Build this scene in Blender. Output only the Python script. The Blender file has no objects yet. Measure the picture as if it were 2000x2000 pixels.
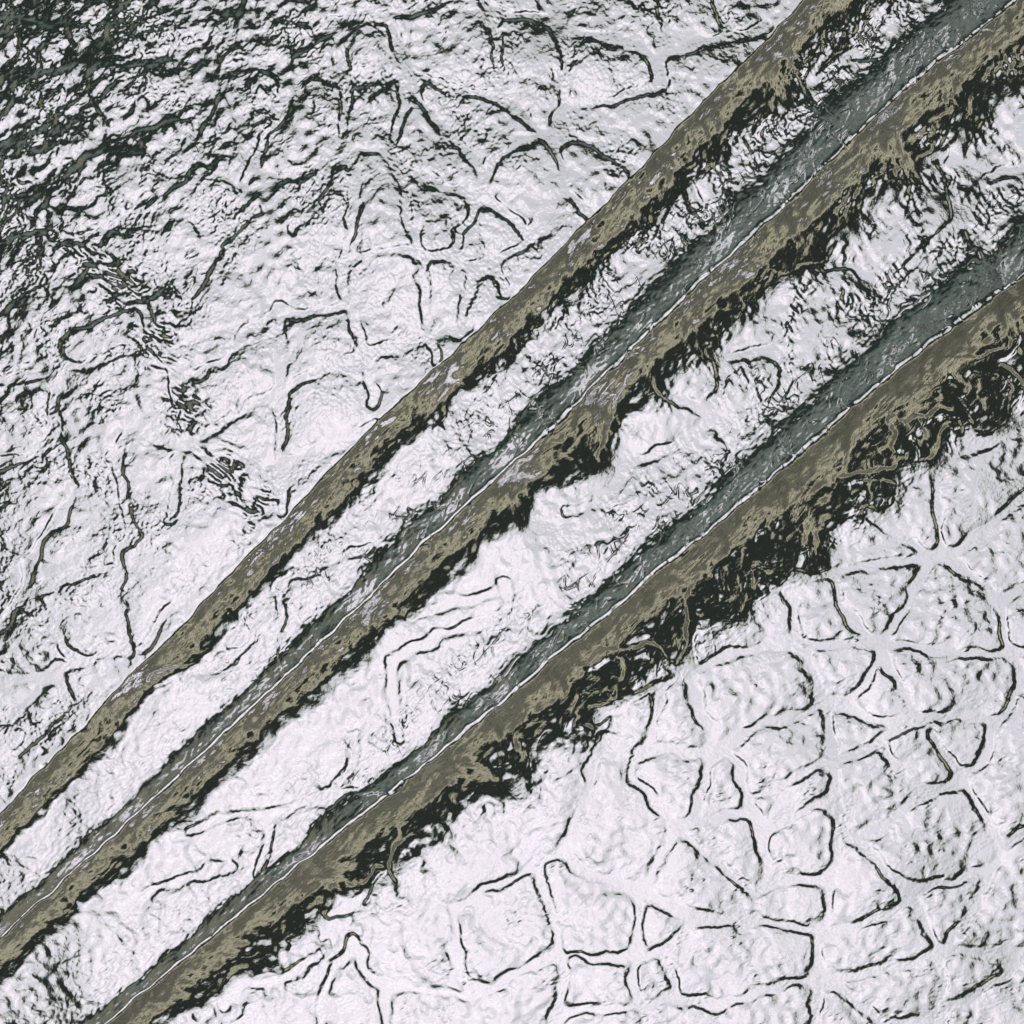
# Close-up of one crinkled silver foil sheet with three diagonal folds.
import bpy, math
import numpy as np

S = 0.0002                 # metres per unit of the sheet's own plan grid (the frame is 2000 units = 0.40 m)
HFOV = math.radians(17.0)  # half field of view
DIST = 1000.0 / math.tan(HFOV)
C = bpy.context.scene

# ------------------------------------------------------------------ camera
cam_d = bpy.data.cameras.new("camera")
cam = bpy.data.objects.new("camera", cam_d)
C.collection.objects.link(cam)
cam.location = (0.0, 0.0, DIST * S)
cam.rotation_euler = (0.0, 0.0, 0.0)
cam_d.sensor_width = 36.0
cam_d.sensor_height = 36.0
cam_d.lens = 18.0 / math.tan(HFOV)
cam_d.clip_start = 0.01
cam_d.clip_end = 200.0
C.camera = cam

# ------------------------------------------------------------------ exposure
C.view_settings.view_transform = 'Standard'
C.view_settings.look = 'None'
C.view_settings.exposure = 0.0
C.view_settings.gamma = 1.0
C.view_settings.use_curve_mapping = False
C.render.engine = 'CYCLES'
C.cycles.max_bounces = 8
C.cycles.glossy_bounces = 6

# ------------------------------------------------------------------ the sky it mirrors:
# a bright overcast opening overhead, an invented dark ring and olive side light shaped for the reflections
W = bpy.data.worlds.new("World")
C.world = W
W.use_nodes = True
nt = W.node_tree
nt.nodes.clear()
N = nt.nodes.new
L = nt.links.new

def val(node, i, v):
    if isinstance(v, (int, float, tuple)):
        node.inputs[i].default_value = v
    else:
        L(v, node.inputs[i])

def math_n(op, a, b=None, c=None, clamp=False):
    n = N('ShaderNodeMath'); n.operation = op; n.use_clamp = clamp
    val(n, 0, a)
    if b is not None: val(n, 1, b)
    if c is not None: val(n, 2, c)
    return n.outputs[0]

def dot_n(v, d):
    n = N('ShaderNodeVectorMath'); n.operation = 'DOT_PRODUCT'
    L(v, n.inputs[0]); n.inputs[1].default_value = d
    return n.outputs['Value']

def noise_n(v, scale, detail, rough=0.5):
    n = N('ShaderNodeTexNoise'); n.noise_dimensions = '3D'
    L(v, n.inputs['Vector']); n.inputs['Scale'].default_value = scale
    n.inputs['Detail'].default_value = detail; n.inputs['Roughness'].default_value = rough
    return n.outputs['Fac']

def ramp_n(fac, stops, interp='LINEAR'):
    n = N('ShaderNodeValToRGB'); n.color_ramp.interpolation = interp
    e = n.color_ramp.elements
    while len(e) < len(stops): e.new(0.5)
    for el, (p, c) in zip(e, stops):
        el.position = p; el.color = (c[0], c[1], c[2], 1.0)
    L(fac, n.inputs[0])
    return n.outputs[0]

def mix_n(f, a, b):
    n = N('ShaderNodeMix'); n.data_type = 'RGBA'
    val(n, 0, f); val(n, 6, a); val(n, 7, b)
    return n.outputs[2]

tc = N('ShaderNodeTexCoord').outputs['Generated']
nrm = N('ShaderNodeVectorMath'); nrm.operation = 'NORMALIZE'; L(tc, nrm.inputs[0])
D_ = nrm.outputs['Vector']
axis = np.array([0.0, -0.09, 1.0]); axis /= np.linalg.norm(axis)
ang = math_n('ARCCOSINE', dot_n(D_, tuple(axis)))                 # radians from the middle of the opening
ang = math_n('MULTIPLY', ang, 180.0 / math.pi)
n1 = noise_n(D_, 5.0, 3.0)
ang = math_n('ADD', ang, math_n('MULTIPLY', math_n('SUBTRACT', n1, 0.5), 12.0))
side = dot_n(D_, (0.694, -0.72, 0.0))                             # + towards lower right
# cloud brightness
n2 = math_n('ADD', noise_n(D_, 5.0, 3.0, 0.5), math_n('MULTIPLY', math_n('SUBTRACT', noise_n(D_, 19.0, 2.0, 0.5), 0.5), 0.5))
cf = math_n('ADD', math_n('DIVIDE', ang, 60.0), math_n('MULTIPLY', math_n('SUBTRACT', n2, 0.5), 0.75))
cloud = ramp_n(cf, [(0.0, (1.10, 1.02, 1.07)), (0.12, (0.90, 0.835, 0.905)), (0.24, (0.77, 0.74, 0.805)), (0.36, (0.66, 0.655, 0.71)), (0.55, (0.59, 0.595, 0.63))])
glow_axis = np.array([0.03, -0.30, 1.0]); glow_axis /= np.linalg.norm(glow_axis)      # bright lobe added to the sky to whiten the sheet's lower middle
va = math_n('MULTIPLY', math_n('ARCCOSINE', dot_n(D_, tuple(glow_axis))), 180.0 / math.pi)
vg = math_n('POWER', 2.718, math_n('MULTIPLY', math_n('POWER', math_n('DIVIDE', va, 11.0), 2.0), -1.0))
cloud_g = N('ShaderNodeMix'); cloud_g.data_type = 'RGBA'; cloud_g.blend_type = 'ADD'
L(vg, cloud_g.inputs[0]); L(cloud, cloud_g.inputs[6]); cloud_g.inputs[7].default_value = (0.22, 0.18, 0.205, 1)
cloud = cloud_g.outputs[2]
a_n = math_n('DIVIDE', ang, 180.0)
opening = ramp_n(a_n, [(0.0, (1, 1, 1)), (28/180, (1, 1, 1)), (32/180, (0.70, 0.72, 0.62)), (35/180, (0.22, 0.23, 0.19)), (39/180, (0.015, 0.02, 0.017)), (1, (0, 0, 0))])
sky = N('ShaderNodeMix'); sky.data_type = 'RGBA'; sky.blend_type = 'MULTIPLY'
sky.inputs[0].default_value = 1.0; L(cloud, sky.inputs[6]); L(opening, sky.inputs[7])
sky = sky.outputs[2]
# dark, olive and teal tones below the opening, made up for the foil's reflections
n3 = noise_n(D_, 14.0, 5.0, 0.65)
low_r = ramp_n(math_n('DIVIDE', math_n('ADD', ang, math_n('MULTIPLY', math_n('SUBTRACT', noise_n(D_, 24.0, 3.0, 0.6), 0.5), 7.0)), 180.0),
               [(0.0, (0, 0, 0)), (38/180, (0.012, 0.014, 0.013)), (61/180, (0.016, 0.019, 0.016)),
                (63.5/180, (0.26, 0.245, 0.175)), (68/180, (0.46, 0.425, 0.305)), (72/180, (0.26, 0.24, 0.175)), (78/180, (0.115, 0.112, 0.085)), (1, (0.05, 0.05, 0.042))])
low_l = ramp_n(a_n, [(0.0, (0, 0, 0)), (38/180, (0.012, 0.015, 0.014)), (54/180, (0.014, 0.021, 0.018)),
                     (63/180, (0.058, 0.078, 0.070)), (76/180, (0.13, 0.155, 0.14)), (95/180, (0.10, 0.115, 0.10)), (1, (0.05, 0.05, 0.04))])
low_l2 = ramp_n(a_n, [(0.0, (0, 0, 0)), (38/180, (0.012, 0.015, 0.014)), (50/180, (0.016, 0.020, 0.017)),
                      (59/180, (0.13, 0.128, 0.095)), (76/180, (0.20, 0.195, 0.15)), (95/180, (0.12, 0.12, 0.09)), (1, (0.05, 0.05, 0.04))])
lend = math_n('MULTIPLY_ADD', dot_n(D_, (-0.72, -0.694, 0.0)), 2.4, 0.12, clamp=True)
low_l = mix_n(lend, low_l, low_l2)
lr_mix = math_n('SMOOTH_MIN', 1.0, math_n('MULTIPLY_ADD', side, 2.2, 0.35, clamp=True), 0.05)
low = mix_n(lr_mix, low_l, low_r)
vary = N('ShaderNodeMix'); vary.data_type = 'RGBA'; vary.blend_type = 'MULTIPLY'
vary.inputs[0].default_value = 1.0
L(low, vary.inputs[6]); L(ramp_n(n3, [(0.32, (0.35, 0.38, 0.38)), (0.52, (0.95, 0.95, 0.95)), (0.68, (1.7, 1.65, 1.6))]), vary.inputs[7])
tot = N('ShaderNodeMix'); tot.data_type = 'RGBA'; tot.blend_type = 'ADD'
tot.inputs[0].default_value = 1.0; L(sky, tot.inputs[6]); L(vary.outputs[2], tot.inputs[7])
bg = N('ShaderNodeBackground'); L(tot.outputs[2], bg.inputs[0]); bg.inputs[1].default_value = 1.0
wo = N('ShaderNodeOutputWorld'); L(bg.outputs[0], wo.inputs[0])

# ------------------------------------------------------------------ sheet relief (plan units)
STEP = 1.75
LO, HI = -400.0, 2400.0
ax = np.arange(LO, HI + 0.01, STEP)
NX = len(ax)
X, Y = np.meshgrid(ax, ax)          # X right, Y down (as in the plan)
X = X.astype(np.float32); Y = Y.astype(np.float32)
rng = np.random.default_rng(7)

def fft_noise(l_lo, l_hi, angle=0.0, stretch=1.0, seed=0, power=0.0):
    """band-limited field with unit rms gradient; wavelengths l_lo..l_hi, stretched along angle"""
    r = np.random.default_rng(seed)
    w = r.standard_normal((NX, NX)).astype(np.float32)
    f = np.fft.rfft2(w)
    ky = np.fft.fftfreq(NX, STEP)[:, None]; kx = np.fft.rfftfreq(NX, STEP)[None, :]
    ca, sa = math.cos(angle), math.sin(angle)
    k1 = (kx * ca + ky * sa) * stretch; k2 = (-kx * sa + ky * ca)
    k = np.sqrt(k1 * k1 + k2 * k2) + 1e-9
    g = np.exp(-(np.maximum(0, k - 1 / l_lo) * l_lo * 2.2) ** 2) * np.exp(-(np.maximum(0, 1 / l_hi - k) * l_hi * 2.2) ** 2) * k ** power
    h = np.fft.irfft2(f * g, s=(NX, NX)).astype(np.float32)
    gy, gx = np.gradient(h, STEP)
    return h / math.sqrt(float((gx * gx + gy * gy).mean()))

def unit(h):
    return (h - h.mean()) / h.std()

def smooth(x, a, b):
    t = np.clip((x - a) / (b - a), 0, 1)
    return t * t * (3 - 2 * t)

EX, EY = 0.72, -0.694              # along the folds
NXX, NYY = 0.694, 0.72             # across them, towards the lower right
A = X * EX + Y * EY
B = X * NXX + Y * NYY

def curve(pts):
    p = np.array(pts, float)
    a = p[:, 0] * EX + p[:, 1] * EY; b = p[:, 0] * NXX + p[:, 1] * NYY
    o = np.argsort(a); a = a[o]; b = b[o]
    fa = np.arange(-2400, 2400, 4.0)
    # extend with end slopes
    fb = np.interp(fa, a, b)
    sl0 = (b[2] - b[0]) / (a[2] - a[0]); sl1 = (b[-1] - b[-3]) / (a[-1] - a[-3])
    fb = np.where(fa < a[0], b[0] + (fa - a[0]) * sl0, fb); fb = np.where(fa > a[-1], b[-1] + (fa - a[-1]) * sl1, fb)
    kk = np.exp(-0.5 * (np.arange(-12, 13) / 4.5) ** 2); kk /= kk.sum()
    fb = np.convolve(np.pad(fb, 12, mode='edge'), kk, mode='valid')
    return np.interp(A, fa, fb).astype(np.float32)

F1 = curve([(0, 1587), (78, 1500), (166, 1411), (233, 1334), (285, 1285), (362, 1210), (427, 1138), (500, 1065), (565, 1000), (629, 926),
            (707, 849), (772, 784), (836, 728), (914, 655), (1000, 578), (1075, 500), (1155, 419), (1241, 334), (1298, 272), (1355, 212), (1396, 171), (1500, 70), (1566, 0)])
F2 = curve([(0, 1828), (191, 1657), (383, 1481), (554, 1321), (725, 1161), (810, 1074), (888, 1005), (1000, 903), (1085, 829), (1181, 728),
            (1259, 655), (1349, 565), (1430, 492), (1549, 383), (1662, 269), (1807, 135), (1932, 41), (2000, -20)])
F3 = curve([(202, 2000), (430, 1813), (621, 1657), (797, 1518), (1000, 1353), (1103, 1261), (1197, 1191), (1285, 1109), (1375, 1044), (1424, 1000),
            (1500, 937), (1603, 847), (1728, 738), (1823, 663), (2000, 534)])

wob = unit(fft_noise(30, 90, math.atan2(EY, EX) + math.pi / 2, 1.6, 11))
def line_noise(l_lo, l_hi, seed):
    r = np.random.default_rng(seed); n = 2600; st = 2.0
    f = np.fft.rfftfreq(n, st); sp = (r.standard_normal(len(f)) + 1j * r.standard_normal(len(f))) * ((f > 1 / l_hi) & (f < 1 / l_lo))
    v = np.fft.irfft(sp, n); v /= v.std()
    return np.interp(A, np.arange(n) * st - 2600, v).astype(np.float32)

def table(xs, deg):
    x = np.linspace(xs[0], xs[-1], 600)
    s = np.tan(np.radians(np.interp(x, xs, deg)))
    k = np.ones(9) / 9
    s = np.convolve(np.pad(s, 4, mode='edge'), k, mode='valid')
    h = np.concatenate([[0], np.cumsum((s[1:] + s[:-1]) / 2 * np.diff(x))])
    return x, h

X1, H1 = table([0, .06, .12, .30, .46, .84, .97, 1.0], [0, 27, 42.5, 43.5, 39.5, 36.5, 35, 32])
X2, H2 = table([0, .07, .4, .7, .9, 1.1, 1.4], [32, 27, 25, 20.5, 14, 6, 0])
XU, HU = table([0, .06, .13, .3, .5, .7, .9, 1.1, 1.4], [0, 24, 36, 37, 36, 30, 20, 9, 0])

def fold(F, wo_, wb_, wu_, crest, seed):
    t = B - F
    wob2 = line_noise(150, 450, seed); wob4 = line_noise(120, 400, seed + 2)
    far = smooth(np.abs(t), 12, 60)
    t = t + far * wob * 0.8 + line_noise(50, 170, seed + 3) * 1.1
    wo = wo_ * (1 + 0.06 * wob2); wb = np.maximum(wb_ * (1 + 0.15 * wob4), 10.0)
    down = wo * np.interp(t / wo, X1, H1) + wb * np.interp((t - wo) / wb, X2, H2)
    h = -down * ((wo_ * H1[-1] + wb_ * H2[-1]) / (wo * H1[-1] + wb * H2[-1]))   # same total drop all along
    if crest:
        wu = wu_ * (1 + 0.08 * wob4)
        up = wu_ * np.interp(-t / wu, XU, HU)
        h = np.where(t < 0, -up, h)
    return h.astype(np.float32), (B - F)

ramp = smooth(A, -1500, 1500)       # 0 at the lower left end .. 1 at the upper right end
def along(v0, v1, v2):
    return np.interp(A, [-1150, 0, 1150], [v0, v1, v2]).astype(np.float32)

f1, t1 = fold(F1, along(52, 60, 62), along(13, 30, 70), 0, False, 100)
f2, t2 = fold(F2, along(48, 56, 62), along(22, 44, 100), along(26, 48, 80), True, 110)
f3, t3 = fold(F3, along(58, 66, 70), along(34, 105, 150), along(28, 50, 90), True, 120)
H = f1 + f2 + f3

# broad lie of the sheet
gx0 = np.clip((900 - X - 1.05 * Y) / 900, -0.2, 1.6)
H -= 30.0 * np.maximum(gx0, 0) ** 2 * 1.2
H += fft_noise(260, 800, 0.4, 1.0, 21) * 0.035
def bump(cx, cy, r, a):
    return a * np.exp(-((X - cx) ** 2 + (Y - cy) ** 2) / (2 * r * r))
H += bump(720, 390, 95, 9.0) + bump(310, 655, 60, 8.0) - 14.0 * np.maximum(0, (350 - X) / 350) ** 2

# ---- crease network: shallow valleys between slightly raised cells
NET = [
 # lower right field
 [(1834,1085),(1836,1000),(1834,910),(1850,850)], [(1834,1085),(1875,1070),(1966,1000),(2020,950),(2100,880)],
 [(1834,1085),(1870,1105),(1937,1160),(1950,1172)], [(1950,1172),(2000,1147),(2100,1130)], [(1950,1172),(1955,1210),(1968,1262),(1974,1280)],
 [(1834,1085),(1798,1124),(1735,1238),(1722,1253)], [(1834,1085),(1740,1100),(1629,1120),(1560,1130),(1535,1140)],
 [(1629,1125),(1640,1165),(1665,1210),(1700,1248),(1722,1253)], [(1834,1085),(1810,1080),(1722,1018),(1690,1000)],
 [(1722,1253),(1780,1263),(1880,1275),(1974,1280)], [(1420,1280),(1500,1267),(1560,1262),(1680,1256),(1722,1253)],
 [(1560,1262),(1554,1207),(1545,1165),(1540,1140)], [(1722,1253),(1715,1295),(1668,1355),(1614,1372)], [(1570,1262),(1582,1300),(1600,1355),(1614,1372)],
 [(1614,1372),(1585,1388),(1540,1402),(1480,1420),(1430,1450),(1393,1470)], [(1614,1372),(1660,1382),(1720,1410),(1792,1406)],
 [(1792,1406),(1850,1398),(1910,1400),(1940,1408)], [(1974,1280),(1994,1318),(1976,1378),(1940,1408)], [(1974,1280),(2060,1262)],
 [(1722,1258),(1735,1300),(1762,1345),(1792,1406)], [(1940,1408),(1936,1440),(1930,1470),(1905,1497),(1885,1512)],
 [(1792,1406),(1755,1422),(1733,1437),(1690,1468),(1650,1482),(1622,1490)], [(1614,1372),(1618,1420),(1622,1460),(1622,1490)],
 [(1622,1490),(1588,1502),(1540,1526),(1500,1544),(1465,1556)], [(1622,1490),(1630,1513),(1627,1575)], [(1627,1575),(1611,1568),(1560,1590),(1518,1612),(1485,1615)],
 [(1627,1575),(1635,1624),(1630,1680),(1611,1720)], [(1627,1575),(1650,1610),(1668,1637)], [(1668,1637),(1697,1627),(1759,1592),(1790,1562),(1818,1546)],
 [(1818,1546),(1850,1538),(1885,1512)], [(1720,1455),(1745,1490),(1790,1530),(1818,1546)], [(1820,1440),(1845,1475),(1865,1500),(1885,1512)],
 [(1668,1637),(1715,1682),(1745,1715),(1774,1740)], [(1774,1740),(1830,1726),(1890,1712),(1935,1690),(1958,1650)], [(1958,1650),(1920,1590),(1890,1545),(1885,1512)],
 [(1958,1650),(2000,1628),(2080,1610)], [(1774,1740),(1760,1768),(1733,1787),(1637,1816),(1611,1823)], [(1611,1720),(1618,1740),(1614,1823)],
 [(1611,1720),(1560,1718),(1513,1722),(1488,1732)], [(1774,1740),(1800,1785),(1822,1840),(1834,1857)], [(1935,1690),(1925,1725),(1900,1775),(1855,1838),(1834,1857)],
 [(1834,1857),(1815,1870),(1740,1890),(1650,1908),(1600,1914)], [(1611,1823),(1597,1840),(1598,1914)], [(1611,1823),(1540,1808),(1500,1798),(1430,1798),(1362,1792)],
 [(1834,1857),(1900,1858),(2000,1858),(2080,1870)], [(1834,1857),(1840,1900),(1842,1960),(1836,1988),(1845,2060)], [(1836,1988),(1800,1990),(1750,2003),(1700,2040)],
 [(1836,1988),(1852,1966),(1914,1940),(1986,1880),(2040,1840)], [(1600,1914),(1598,1940),(1586,2000),(1590,2080)], [(1600,1914),(1500,1932),(1430,1957),(1400,1964),(1320,1948)],
 [(1600,1914),(1645,1938),(1690,1975),(1740,2020)], [(1240,1738),(1262,1728),(1292,1671),(1318,1616)], [(1318,1616),(1352,1590),(1372,1540),(1393,1470)],
 [(1318,1616),(1362,1606),(1414,1592),(1460,1592),(1485,1612)], [(1318,1616),(1295,1585),(1262,1548),(1235,1510),(1254,1466)], [(1254,1466),(1300,1462),(1360,1474),(1393,1470)],
 [(1295,1345),(1282,1388),(1264,1450),(1254,1466)], [(1344,1316),(1390,1292),(1420,1280)], [(1344,1316),(1290,1340),(1180,1385),(1130,1412)],
 [(1344,1316),(1365,1380),(1393,1470)], [(1393,1470),(1435,1485),(1450,1530),(1485,1612)], [(1485,1612),(1490,1650),(1500,1710),(1488,1732)],
 [(1190,1440),(1170,1470),(1155,1510),(1138,1575),(1098,1660)], [(1098,1662),(1040,1690),(1000,1718),(940,1745),(885,1775)], [(1098,1662),(1130,1692),(1170,1716),(1240,1738)],
 [(1050,1690),(1060,1735),(1080,1790),(1092,1830),(1088,1868)], [(1240,1738),(1246,1780),(1246,1850),(1240,1868)], [(1240,1868),(1180,1872),(1120,1870),(1088,1868)],
 [(1240,1868),(1285,1862),(1328,1830),(1362,1792)], [(1362,1792),(1320,1775),(1265,1752),(1240,1738)], [(1316,1625),(1360,1650),(1420,1700),(1470,1745),(1488,1732)],
 [(1240,1868),(1234,1890),(1240,1940),(1250,1966)], [(1250,1966),(1300,1952),(1320,1948)], [(1320,1948),(1315,1915),(1300,1880),(1285,1862)], [(1250,1966),(1180,1970),(1110,1973),(1085,1990)],
 [(1250,1966),(1262,2000),(1270,2060)], [(1088,1868),(1100,1900),(1097,1930),(1082,1990),(1070,2060)], [(1088,1868),(1040,1885),(1000,1904),(945,1932)],
 [(945,1932),(912,1920),(895,1880),(885,1775)], [(945,1932),(900,1948),(820,1930),(754,1925)], [(754,1925),(750,1965),(762,2040)], [(690,1840),(668,1875),(642,1920),(622,2005),(620,2080)],
 [(754,1925),(720,1900),(690,1840)],
 # upper field
 [(653,50),(590,85),(535,125),(470,128),(430,140)], [(653,50),(705,33),(757,33)], [(757,33),(800,22),(860,2),(900,-40)], [(653,50),(662,95),(671,150)],
 [(757,33),(768,60),(786,120),(792,146)], [(535,125),(570,160),(605,150),(671,150)], [(535,125),(560,165),(546,215),(510,285),(498,330)], [(671,150),(720,155),(792,146)],
 [(671,150),(678,185),(670,245),(678,297)], [(792,146),(788,205),(775,260),(769,305)], [(792,146),(840,158),(900,176),(985,195)], [(795,150),(815,185),(862,245),(910,295),(940,330),(937,383)],
 [(678,297),(735,290),(769,305)], [(678,297),(620,325),(510,370),(460,400)], [(672,300),(640,342),(605,395),(575,445)], [(678,297),(690,340),(692,400),(682,460),(672,510)],
 [(769,305),(790,370),(797,430),(822,500)], [(775,325),(830,348),(880,368),(937,383)], [(937,383),(965,320),(1000,285),(1050,268),(1085,268)], [(937,383),(920,415),(892,475),(880,500),(822,500)],
 [(937,383),(1000,425),(1035,465)], [(672,510),(720,500),(790,488),(822,500)], [(672,510),(668,560),(686,598)], [(822,500),(828,560),(838,640)], [(822,500),(880,504),(927,530)],
 [(927,530),(918,560),(902,615),(893,650)], [(927,530),(965,530),(990,572)], [(927,530),(1000,490),(1037,462),(1060,418),(1102,378),(1165,428)], [(686,598),(640,606),(580,612),(548,605)],
 [(686,598),(697,630),(708,680),(715,692)], [(715,692),(650,722),(590,742),(549,760)], [(715,692),(790,676),(838,660),(870,648),(915,640)], [(715,692),(722,740),(730,790)],
 [(548,605),(547,680),(549,760),(549,880),(552,1000)], [(549,760),(500,783),(440,825),(367,867)], [(548,605),(490,640),(430,708),(344,750)], [(549,912),(600,885),(680,862),(730,830)],
 [(850,700),(838,665)],
 # dark upper left corner
 [(236,-30),(181,90),(145,180),(98,225),(0,268),(-80,300)], [(186,112),(250,115),(330,113),(400,106),(430,140)], [(430,140),(418,175),(395,225),(352,345)], [(352,345),(300,380),(255,420),(185,460)],
 [(207,264),(260,248),(320,228),(385,214),(410,185)], [(207,264),(130,325),(70,360),(0,385),(-80,410)], [(-40,26),(50,15),(62,-20)], [(-20,150),(30,122),(60,130),(125,120),(140,95),(181,90)],
 [(145,180),(180,215),(207,264)], [(185,460),(194,500),(267,590),(298,645),(320,690),(344,750),(355,810),(367,867)], [(367,867),(430,915),(490,975)], [(0,600),(60,552),(130,545),(194,500)],
 [(110,700),(122,650),(200,612),(267,590)], [(-30,750),(80,725),(160,712),(240,688),(310,670)], [(115,735),(108,790),(105,850),(120,880)], [(225,890),(260,845),(330,868),(367,867)],
 [(345,900),(345,960),(330,1020)], [(325,690),(345,665),(440,648)], [(335,645),(375,575),(408,500),(450,420),(498,330)], [(280,585),(330,540),(400,500),(460,440),(500,415)],
 [(0,460),(70,440),(130,470),(185,460)], [(125,1005),(62,1095),(45,1165)], [(45,1165),(110,1140),(175,1116),(215,1115)], [(45,1165),(90,1200),(140,1187),(215,1200)],
 [(260,1052),(234,1078),(228,1150),(232,1215),(250,1268)], [(400,1130),(350,1175),(310,1215),(285,1265)], [(110,1312),(165,1295),(200,1277),(250,1268)], [(45,1165),(90,1215),(140,1275),(165,1295)],
 [(-60,1420),(0,1412),(50,1372),(110,1312)], [(-60,1322),(0,1323),(80,1325),(110,1312)], [(110,1312),(130,1370),(80,1420),(30,1470)], [(-30,1250),(10,1210),(45,1165)], [(105,850),(60,890),(0,905)],
 [(120,880),(135,940),(125,1005)], [(225,890),(240,960),(260,1052)],
 # top right of the upper field
 [(1103,62),(1103,140),(1100,200),(1085,268)], [(1103,62),(1094,0),(1085,-60)], [(1103,62),(1190,74),(1250,92),(1283,130),(1293,165)], [(1103,62),(1050,36),(1000,28),(966,34)],
 [(966,34),(972,100),(980,170),(1045,250),(1085,268)], [(966,34),(945,0),(930,-40)], [(1293,165),(1200,190),(1115,210),(1092,235)], [(1288,135),(1305,102),(1360,88),(1427,70)],
 [(1427,70),(1450,68),(1500,50)], [(1296,-40),(1298,40),(1303,102)], [(1398,-40),(1408,30),(1427,70)], [(1085,268),(1090,300),(1102,374)], [(1085,268),(1130,270),(1180,290),(1245,338)],
 # between the folds
 [(1390,690),(1408,705),(1405,760),(1385,800),(1396,818)], [(1396,818),(1300,880),(1220,900),(1189,890)], [(1189,890),(1200,830),(1216,785),(1240,730)], [(1189,890),(1205,925),(1200,960),(1165,985),(1110,1002)],
 [(1285,750),(1340,790),(1396,818)], [(1408,705),(1440,694),(1500,682),(1520,668),(1522,610),(1502,565)], [(1502,565),(1560,535),(1640,513),(1685,532),(1718,560),(1722,620),(1735,720)],
 [(1505,688),(1530,715),(1526,760),(1500,800),(1440,850),(1396,818)], [(1396,818),(1424,860),(1430,905),(1408,985)], [(1320,320),(1345,370),(1378,430),(1400,460)],
 [(1870,430),(1850,500),(1872,580)], [(1870,430),(1920,480),(1965,555)], [(1870,430),(1860,370),(1838,300),(1845,230)], [(1870,430),(1760,535),(1718,560)], [(1870,430),(1930,345),(2000,335),(2080,330)],
 [(1838,300),(1760,340),(1690,350)], [(1700,30),(1722,100),(1740,150)], [(1722,100),(1650,110),(1590,160)], [(1560,120),(1600,200),(1640,260)],
 [(1865,712),(1965,690),(1982,660),(1965,615)], [(1865,715),(1960,725),(1987,760),(1965,840),(1900,872)], [(1835,715),(1848,760),(1885,815),(1900,872)], [(2080,780),(2000,820),(1950,848),(1880,882),(1820,905),(1740,925),(1640,935)],
 [(1750,872),(1780,835),(1830,803),(1872,808)], [(1740,820),(1768,850),(1776,890)], [(1350,1165),(1352,1215),(1348,1270),(1344,1316)], [(1262,1268),(1310,1300),(1344,1316)], [(1135,1385),(1160,1408),(1185,1386)],
 [(1262,1268),(1190,1280),(1135,1300)], [(545,1135),(620,1105),(715,1070)], [(545,1135),(548,1200),(530,1260),(535,1315)], [(765,1295),(770,1370),(778,1440)], [(765,1295),(850,1245),(920,1225),(988,1195),(985,1140)],
 [(370,1625),(450,1592),(530,1590),(620,1562),(720,1540),(775,1530)], [(690,1440),(682,1505),(620,1562)], [(530,1590),(520,1660),(505,1705)], [(270,1752),(360,1718),(450,1690)], [(300,1330),(360,1310),(430,1295),(500,1250)],
 [(800,1205),(880,1180),(960,1160)], [(640,1790),(700,1760),(740,1700)], [(790,1720),(770,1680),(800,1640)], [(620,1865),(560,1910),(500,1920)],
]
wx = unit(fft_noise(60, 160, 0, 1, 31)) * 2.6 + unit(fft_noise(14, 30, 0, 1, 35)) * 0.45
wy = unit(fft_noise(60, 160, 0, 1, 32)) * 2.6 + unit(fft_noise(14, 30, 0, 1, 36)) * 0.45
KS = 5.0
acc = np.zeros_like(X)
def densify(p):
    p = np.array(p, float)
    if len(p) < 3: return p
    q = np.vstack([2 * p[0] - p[1], p, 2 * p[-1] - p[-2]]); out = []
    for i in range(1, len(q) - 2):
        for u in np.linspace(0, 1, 5)[:-1]:
            p0, p1, p2, p3 = q[i - 1], q[i], q[i + 1], q[i + 2]
            out.append(0.5 * ((2 * p1) + (-p0 + p2) * u + (2 * p0 - 5 * p1 + 4 * p2 - p3) * u ** 2 + (-p0 + 3 * p1 - 3 * p2 + p3) * u ** 3))
    out.append(p[-1])
    return np.array(out)
for line in NET:
    p = densify(line)
    m = 75
    i0, i1 = [int(np.clip((v - LO) / STEP, 0, NX - 1)) for v in (p[:, 0].min() - m, p[:, 0].max() + m)]
    j0, j1 = [int(np.clip((v - LO) / STEP, 0, NX - 1)) for v in (p[:, 1].min() - m, p[:, 1].max() + m)]
    if i1 <= i0 or j1 <= j0: continue
    xx = X[j0:j1 + 1, i0:i1 + 1] + wx[j0:j1 + 1, i0:i1 + 1]; yy = Y[j0:j1 + 1, i0:i1 + 1] + wy[j0:j1 + 1, i0:i1 + 1]
    best = np.full(xx.shape, 1e9, np.float32)
    for (ax_, ay_), (bx_, by_) in zip(p[:-1], p[1:]):
        dx, dy = bx_ - ax_, by_ - ay_; l2 = dx * dx + dy * dy + 1e-9
        u = np.clip(((xx - ax_) * dx + (yy - ay_) * dy) / l2, 0, 1)
        best = np.minimum(best, (xx - ax_ - u * dx) ** 2 + (yy - ay_ - u * dy) ** 2)
    acc[j0:j1 + 1, i0:i1 + 1] += np.exp(-np.sqrt(best) / KS)
dnet = np.where(acc > 1e-9, -KS * np.log(np.maximum(acc, 1e-9)), 90.0).astype(np.float32)
amp = np.clip(0.92 + 0.55 * unit(fft_noise(120, 300, 0, 1, 33)) + 0.25 * unit(fft_noise(30, 70, 0, 1, 34)), 0.12, 1.5)
half = 10.0 + 1.6 * unit(fft_noise(80, 200, 0, 1, 37))
ulc = smooth(900 - X - 1.05 * Y, -150, 750)
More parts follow.
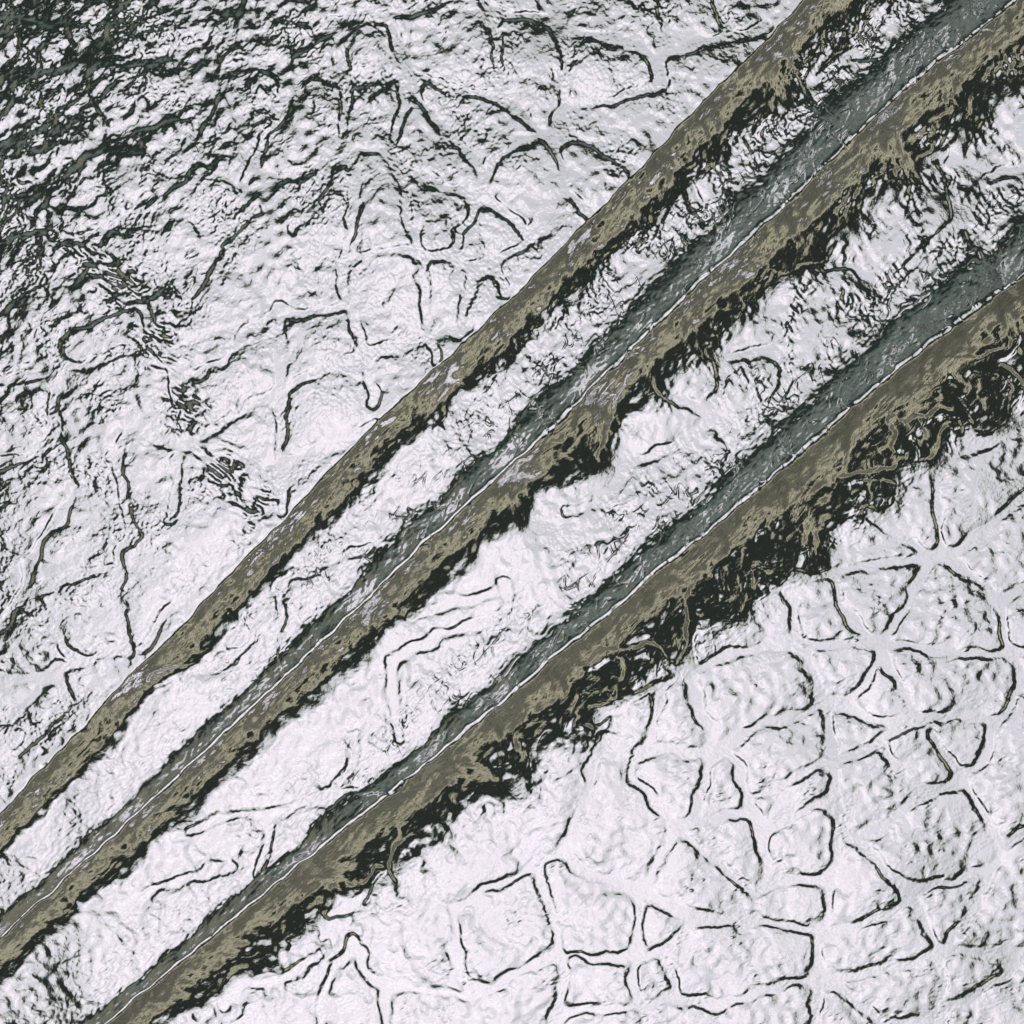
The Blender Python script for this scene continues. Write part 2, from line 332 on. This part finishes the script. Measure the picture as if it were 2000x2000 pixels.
cell = smooth(dnet, half - 4.5 - 4 * ulc, half + 5.5 + 7 * ulc) * (1.75 + 1.0 * ulc + 1.2 * smooth(t3, 50, 80) * (1 - smooth(t3, 150, 210))) * amp + (2.0 + 1.6 * ulc) * (1 - np.exp(-np.maximum(dnet - half, 0) / 26.0))
H += cell

# ---- fine crumple
ul = smooth(900 - X - 1.05 * Y, -900, 700)
between = ((t1 > 0) & (t3 < 60)).astype(np.float32)
def near(t, a, b):
    return smooth(t, a - 25, a + 10) * (1 - smooth(t, b - 15, b + 35))
inf = np.clip(near(t1, -2, 62) + near(t2, -70, 60) + near(t3, -75, 72), 0, 1)       # on the steep faces
calm = 1 - 0.86 * inf
fr = np.clip(0.6 * near(t1, 40, 110) + near(t2, -125, -60) + near(t3, -135, -60), 0, 1)   # upper feet of the folds
lf = np.clip(near(t1, 30, 90) + near(t2, 30, 110) + near(t3, 35, 150), 0, 1)                # lower feet
patch = np.clip(0.8 + 0.5 * unit(fft_noise(140, 380, 0, 1, 41)), 0.15, 2.0)
patch2 = np.clip(0.7 + 0.6 * unit(fft_noise(90, 260, 0, 1, 46)), 0.0, 2.2)
g0 = fft_noise(7, 13, 0, 1, 47)
g1 = fft_noise(11, 22, 0, 1, 42)
g2 = fft_noise(9, 26, -0.35, 2.0, 43)
g3 = fft_noise(24, 64, math.atan2(EY, EX), 1.7, 44)
lrw = smooth(t3, 60, 260)
upf = 1 - smooth(t1, -10, 10)
lf = np.clip(near(t1, 62, 110) + near(t2, 60, 115) + near(t3, 72, 165), 0, 1)
fold_ang = math.atan2(EY, EX)
fleck = np.maximum(0, unit(g2) - 0.75) * 0.9
strip = smooth(t1, 60, 110) * (1 - smooth(t3, -90, -30)) * smooth(A, -300, 900)
G = g0 * (0.008 + 0.022 * upf) * patch + g1 * (0.012 + 0.042 * upf + 0.035 * ul) * patch + g2 * (0.006 + 0.016 * lrw + 0.02 * ul) * patch2 + fleck * (0.06 + 0.09 * lrw + 0.1 * ul) * patch2 ** 1.5
G += g3 * (0.020 + 0.06 * ul + 0.06 * fr * (0.5 + 0.6 * ramp)) + g1 * (0.03 + 0.11 * ramp) * fr * patch2
G += (fft_noise(24, 64, fold_ang, 1.3, 48) * 0.024 + g1 * 0.016) * lf * (1 - 0.65 * near(t3, 75, 140)) + g1 * 0.03 * near(t3, 150, 200)
G += fft_noise(60, 170, 0.9, 1.3, 49) * 0.095 * ul
G += fft_noise(32, 74, -0.5, 1.6, 63) * 0.06 * ul
G += (fft_noise(14, 44, math.radians(60), 2.6, 50) + fft_noise(16, 50, math.radians(-62), 2.6, 51)) * 0.11 * strip * np.clip(patch2 - 0.3, 0, 2)
r = unit(fft_noise(26, 80, fold_ang, 1.5, 45))
G += np.maximum(0, 1 - np.abs(r) / 0.16) ** 1.2 * (0.05 + 0.5 * ul + 0.6 * fr * smooth(A, -1100, -300) + 0.4 * strip) * patch2
# a badly crushed line running down through the upper left
CR = densify([(100, 430), (194, 515), (267, 595), (310, 680), (352, 790), (425, 905), (505, 1010)])
dcr = np.full_like(X, 1e9)
for (ax_, ay_), (bx_, by_) in zip(CR[:-1], CR[1:]):
    dx, dy = bx_ - ax_, by_ - ay_; u = np.clip(((X - ax_) * dx + (Y - ay_) * dy) / (dx * dx + dy * dy), 0, 1)
    dcr = np.minimum(dcr, (X - ax_ - u * dx) ** 2 + (Y - ay_ - u * dy) ** 2)
dcr = np.sqrt(dcr)
G += fft_noise(18, 48, math.radians(25), 1.8, 52) * 0.26 * np.exp(-(dcr / 48) ** 2) * np.clip(patch + 0.2, 0.4, 1.5)
# lengthwise drawn-out threads on the folds
threads = fft_noise(9, 24, fold_ang - 0.06, 9.0, 53); threads2 = fft_noise(8, 22, fold_ang + 0.10, 6.0, 54)
face = np.clip(near(t1, 4, 50) + near(t2, -34, 50) + near(t3, -30, 60), 0, 1)
H += (threads * 0.042 + threads2 * 0.03) * face * np.where(t2 < 0, 0.55 + 0.45 * smooth(t1, 100, 40), 1) * np.clip(0.6 + 0.5 * unit(fft_noise(80, 260, fold_ang, 1.5, 55)), 0, 1.8)
fil = unit(fft_noise(34, 110, math.radians(70), 2.2, 60)); fil2 = unit(fft_noise(34, 110, math.radians(-50), 2.4, 61))
gate = np.clip(0.2 + 0.9 * unit(fft_noise(60, 200, 0, 1, 62)), 0, 1.6)
shady = np.clip(near(t2, -95, -4) + near(t3, -110, -4) + 0.35 * near(t3, 60, 190), 0, 1) * smooth(A, -900, 0)
H += (np.maximum(0, 1 - np.abs(fil) / 0.24) + np.maximum(0, 1 - np.abs(fil2) / 0.24)) * 1.5 * shady * gate
tile_n = fft_noise(16, 46, fold_ang, 1.3, 56)
H += tile_n * 0.03 * inf
H += fft_noise(10, 30, fold_ang, 1.6, 57) * 0.07 * np.clip(near(t2, -75, -8) + near(t3, -88, -8), 0, 1)
H += G * calm
H = H.astype(np.float32)

# ------------------------------------------------------------------ mesh
Hs = H - float(H[NX // 2, NX // 2])
k = (DIST - Hs) / DIST
PX = (X - 1000.0) * k * S; PY = (1000.0 - Y) * k * S; PZ = Hs * S
P = np.stack([PX, PY, PZ], -1).astype(np.float32)
du = np.gradient(P, axis=1); dv = np.gradient(P, axis=0)
Nn = np.cross(dv, du); Nn /= np.linalg.norm(Nn, axis=-1, keepdims=True)
if Nn[NX // 2, NX // 2, 2] < 0: Nn = -Nn
idx = np.arange(NX * NX).reshape(NX, NX)
quads = np.stack([idx[1:, :-1], idx[1:, 1:], idx[:-1, 1:], idx[:-1, :-1]], -1).reshape(-1, 4)

def region_mesh(name, mask):
    q = quads[mask.reshape(-1)]
    used = np.unique(q); remap = np.full(NX * NX, -1, np.int64); remap[used] = np.arange(len(used))
    q = remap[q].astype(np.int32)
    me = bpy.data.meshes.new(name)
    me.vertices.add(len(used)); me.vertices.foreach_set('co', P.reshape(-1, 3)[used].ravel())
    me.loops.add(q.size); me.loops.foreach_set('vertex_index', q.ravel())
    me.polygons.add(len(q)); me.polygons.foreach_set('loop_start', np.arange(0, q.size, 4, dtype=np.int32))
    me.update(calc_edges=True)
    me.polygons.foreach_set('use_smooth', np.ones(len(q), bool))
    at = me.attributes.new('custom_normal', 'FLOAT_VECTOR', 'POINT')
    at.data.foreach_set('vector', Nn.reshape(-1, 3)[used].astype(np.float32).ravel())
    me.update()
    return me

def foil_material():
    m = bpy.data.materials.new('silver_foil'); m.use_nodes = True
    t = m.node_tree; b = t.nodes['Principled BSDF']
    b.inputs['Metallic'].default_value = 1.0
    b.inputs['Base Color'].default_value = (0.93, 0.93, 0.935, 1)
    tcn = t.nodes.new('ShaderNodeTexCoord')
    n = t.nodes.new('ShaderNodeTexNoise'); n.inputs['Scale'].default_value = 60; n.inputs['Detail'].default_value = 3
    t.links.new(tcn.outputs['Object'], n.inputs['Vector'])
    mr = t.nodes.new('ShaderNodeMapRange'); mr.inputs['To Min'].default_value = 0.05; mr.inputs['To Max'].default_value = 0.11
    t.links.new(n.outputs['Fac'], mr.inputs['Value']); t.links.new(mr.outputs[0], b.inputs['Roughness'])
    n2_ = t.nodes.new('ShaderNodeTexNoise'); n2_.inputs['Scale'].default_value = 800; n2_.inputs['Detail'].default_value = 2
    t.links.new(tcn.outputs['Object'], n2_.inputs['Vector'])
    bp = t.nodes.new('ShaderNodeBump'); bp.inputs['Strength'].default_value = 0.22; bp.inputs['Distance'].default_value = 0.0004
    t.links.new(n2_.outputs['Fac'], bp.inputs['Height']); t.links.new(bp.outputs[0], b.inputs['Normal'])
    return m
mat = foil_material()

def cen(a): return (a[1:, 1:] + a[:-1, :-1]) / 2
T1, T2, T3 = cen(t1), cen(t2), cen(t3)
m1 = (T1 > -6) & (T1 < 105)
m2 = (T2 > -85) & (T2 < 115) & ~m1
m3 = (T3 > -95) & (T3 < 160) & ~m1 & ~m2
body = ~(m1 | m2 | m3)
sheet = bpy.data.objects.new('foil_sheet', region_mesh('foil_sheet', body))
sheet.data.materials.append(mat)
C.collection.objects.link(sheet)
sheet['label'] = 'crinkled mirror silver foil sheet with a cracked leather grain and three diagonal folds'
sheet['category'] = 'foil sheet'
for mk, lab in ((m1, 'upper left fold with a sharp upper edge and no bright crest line'),
                (m2, 'middle fold with a thin bright crest and dark green upper slope'),
                (m3, 'lower right fold, the widest, with large black hollows below its olive face')):
    o = bpy.data.objects.new('fold', region_mesh('fold', mk))
    o.data.materials.append(mat); o.parent = sheet; o['label'] = lab
    C.collection.objects.link(o)

# ------------------------------------------------------------------ the ground it lies on
me = bpy.data.meshes.new('ground')
z = float(PZ.min()) - 0.004
me.from_pydata([(-30, -30, z), (30, -30, z), (30, 30, z), (-30, 30, z)], [], [(0, 1, 2, 3)])
g = bpy.data.objects.new('ground', me); g['kind'] = 'structure'
C.collection.objects.link(g)
gm = bpy.data.materials.new('ground'); gm.use_nodes = True
gb = gm.node_tree.nodes['Principled BSDF']; gb.inputs['Roughness'].default_value = 0.9
gn = gm.node_tree.nodes.new('ShaderNodeTexNoise'); gn.inputs['Scale'].default_value = 40; gn.inputs['Detail'].default_value = 6
gr = gm.node_tree.nodes.new('ShaderNodeValToRGB')
gr.color_ramp.elements[0].color = (0.16, 0.15, 0.11, 1); gr.color_ramp.elements[1].color = (0.34, 0.32, 0.25, 1)
gm.node_tree.links.new(gn.outputs['Fac'], gr.inputs[0]); gm.node_tree.links.new(gr.outputs[0], gb.inputs['Base Color'])
me.materials.append(gm)
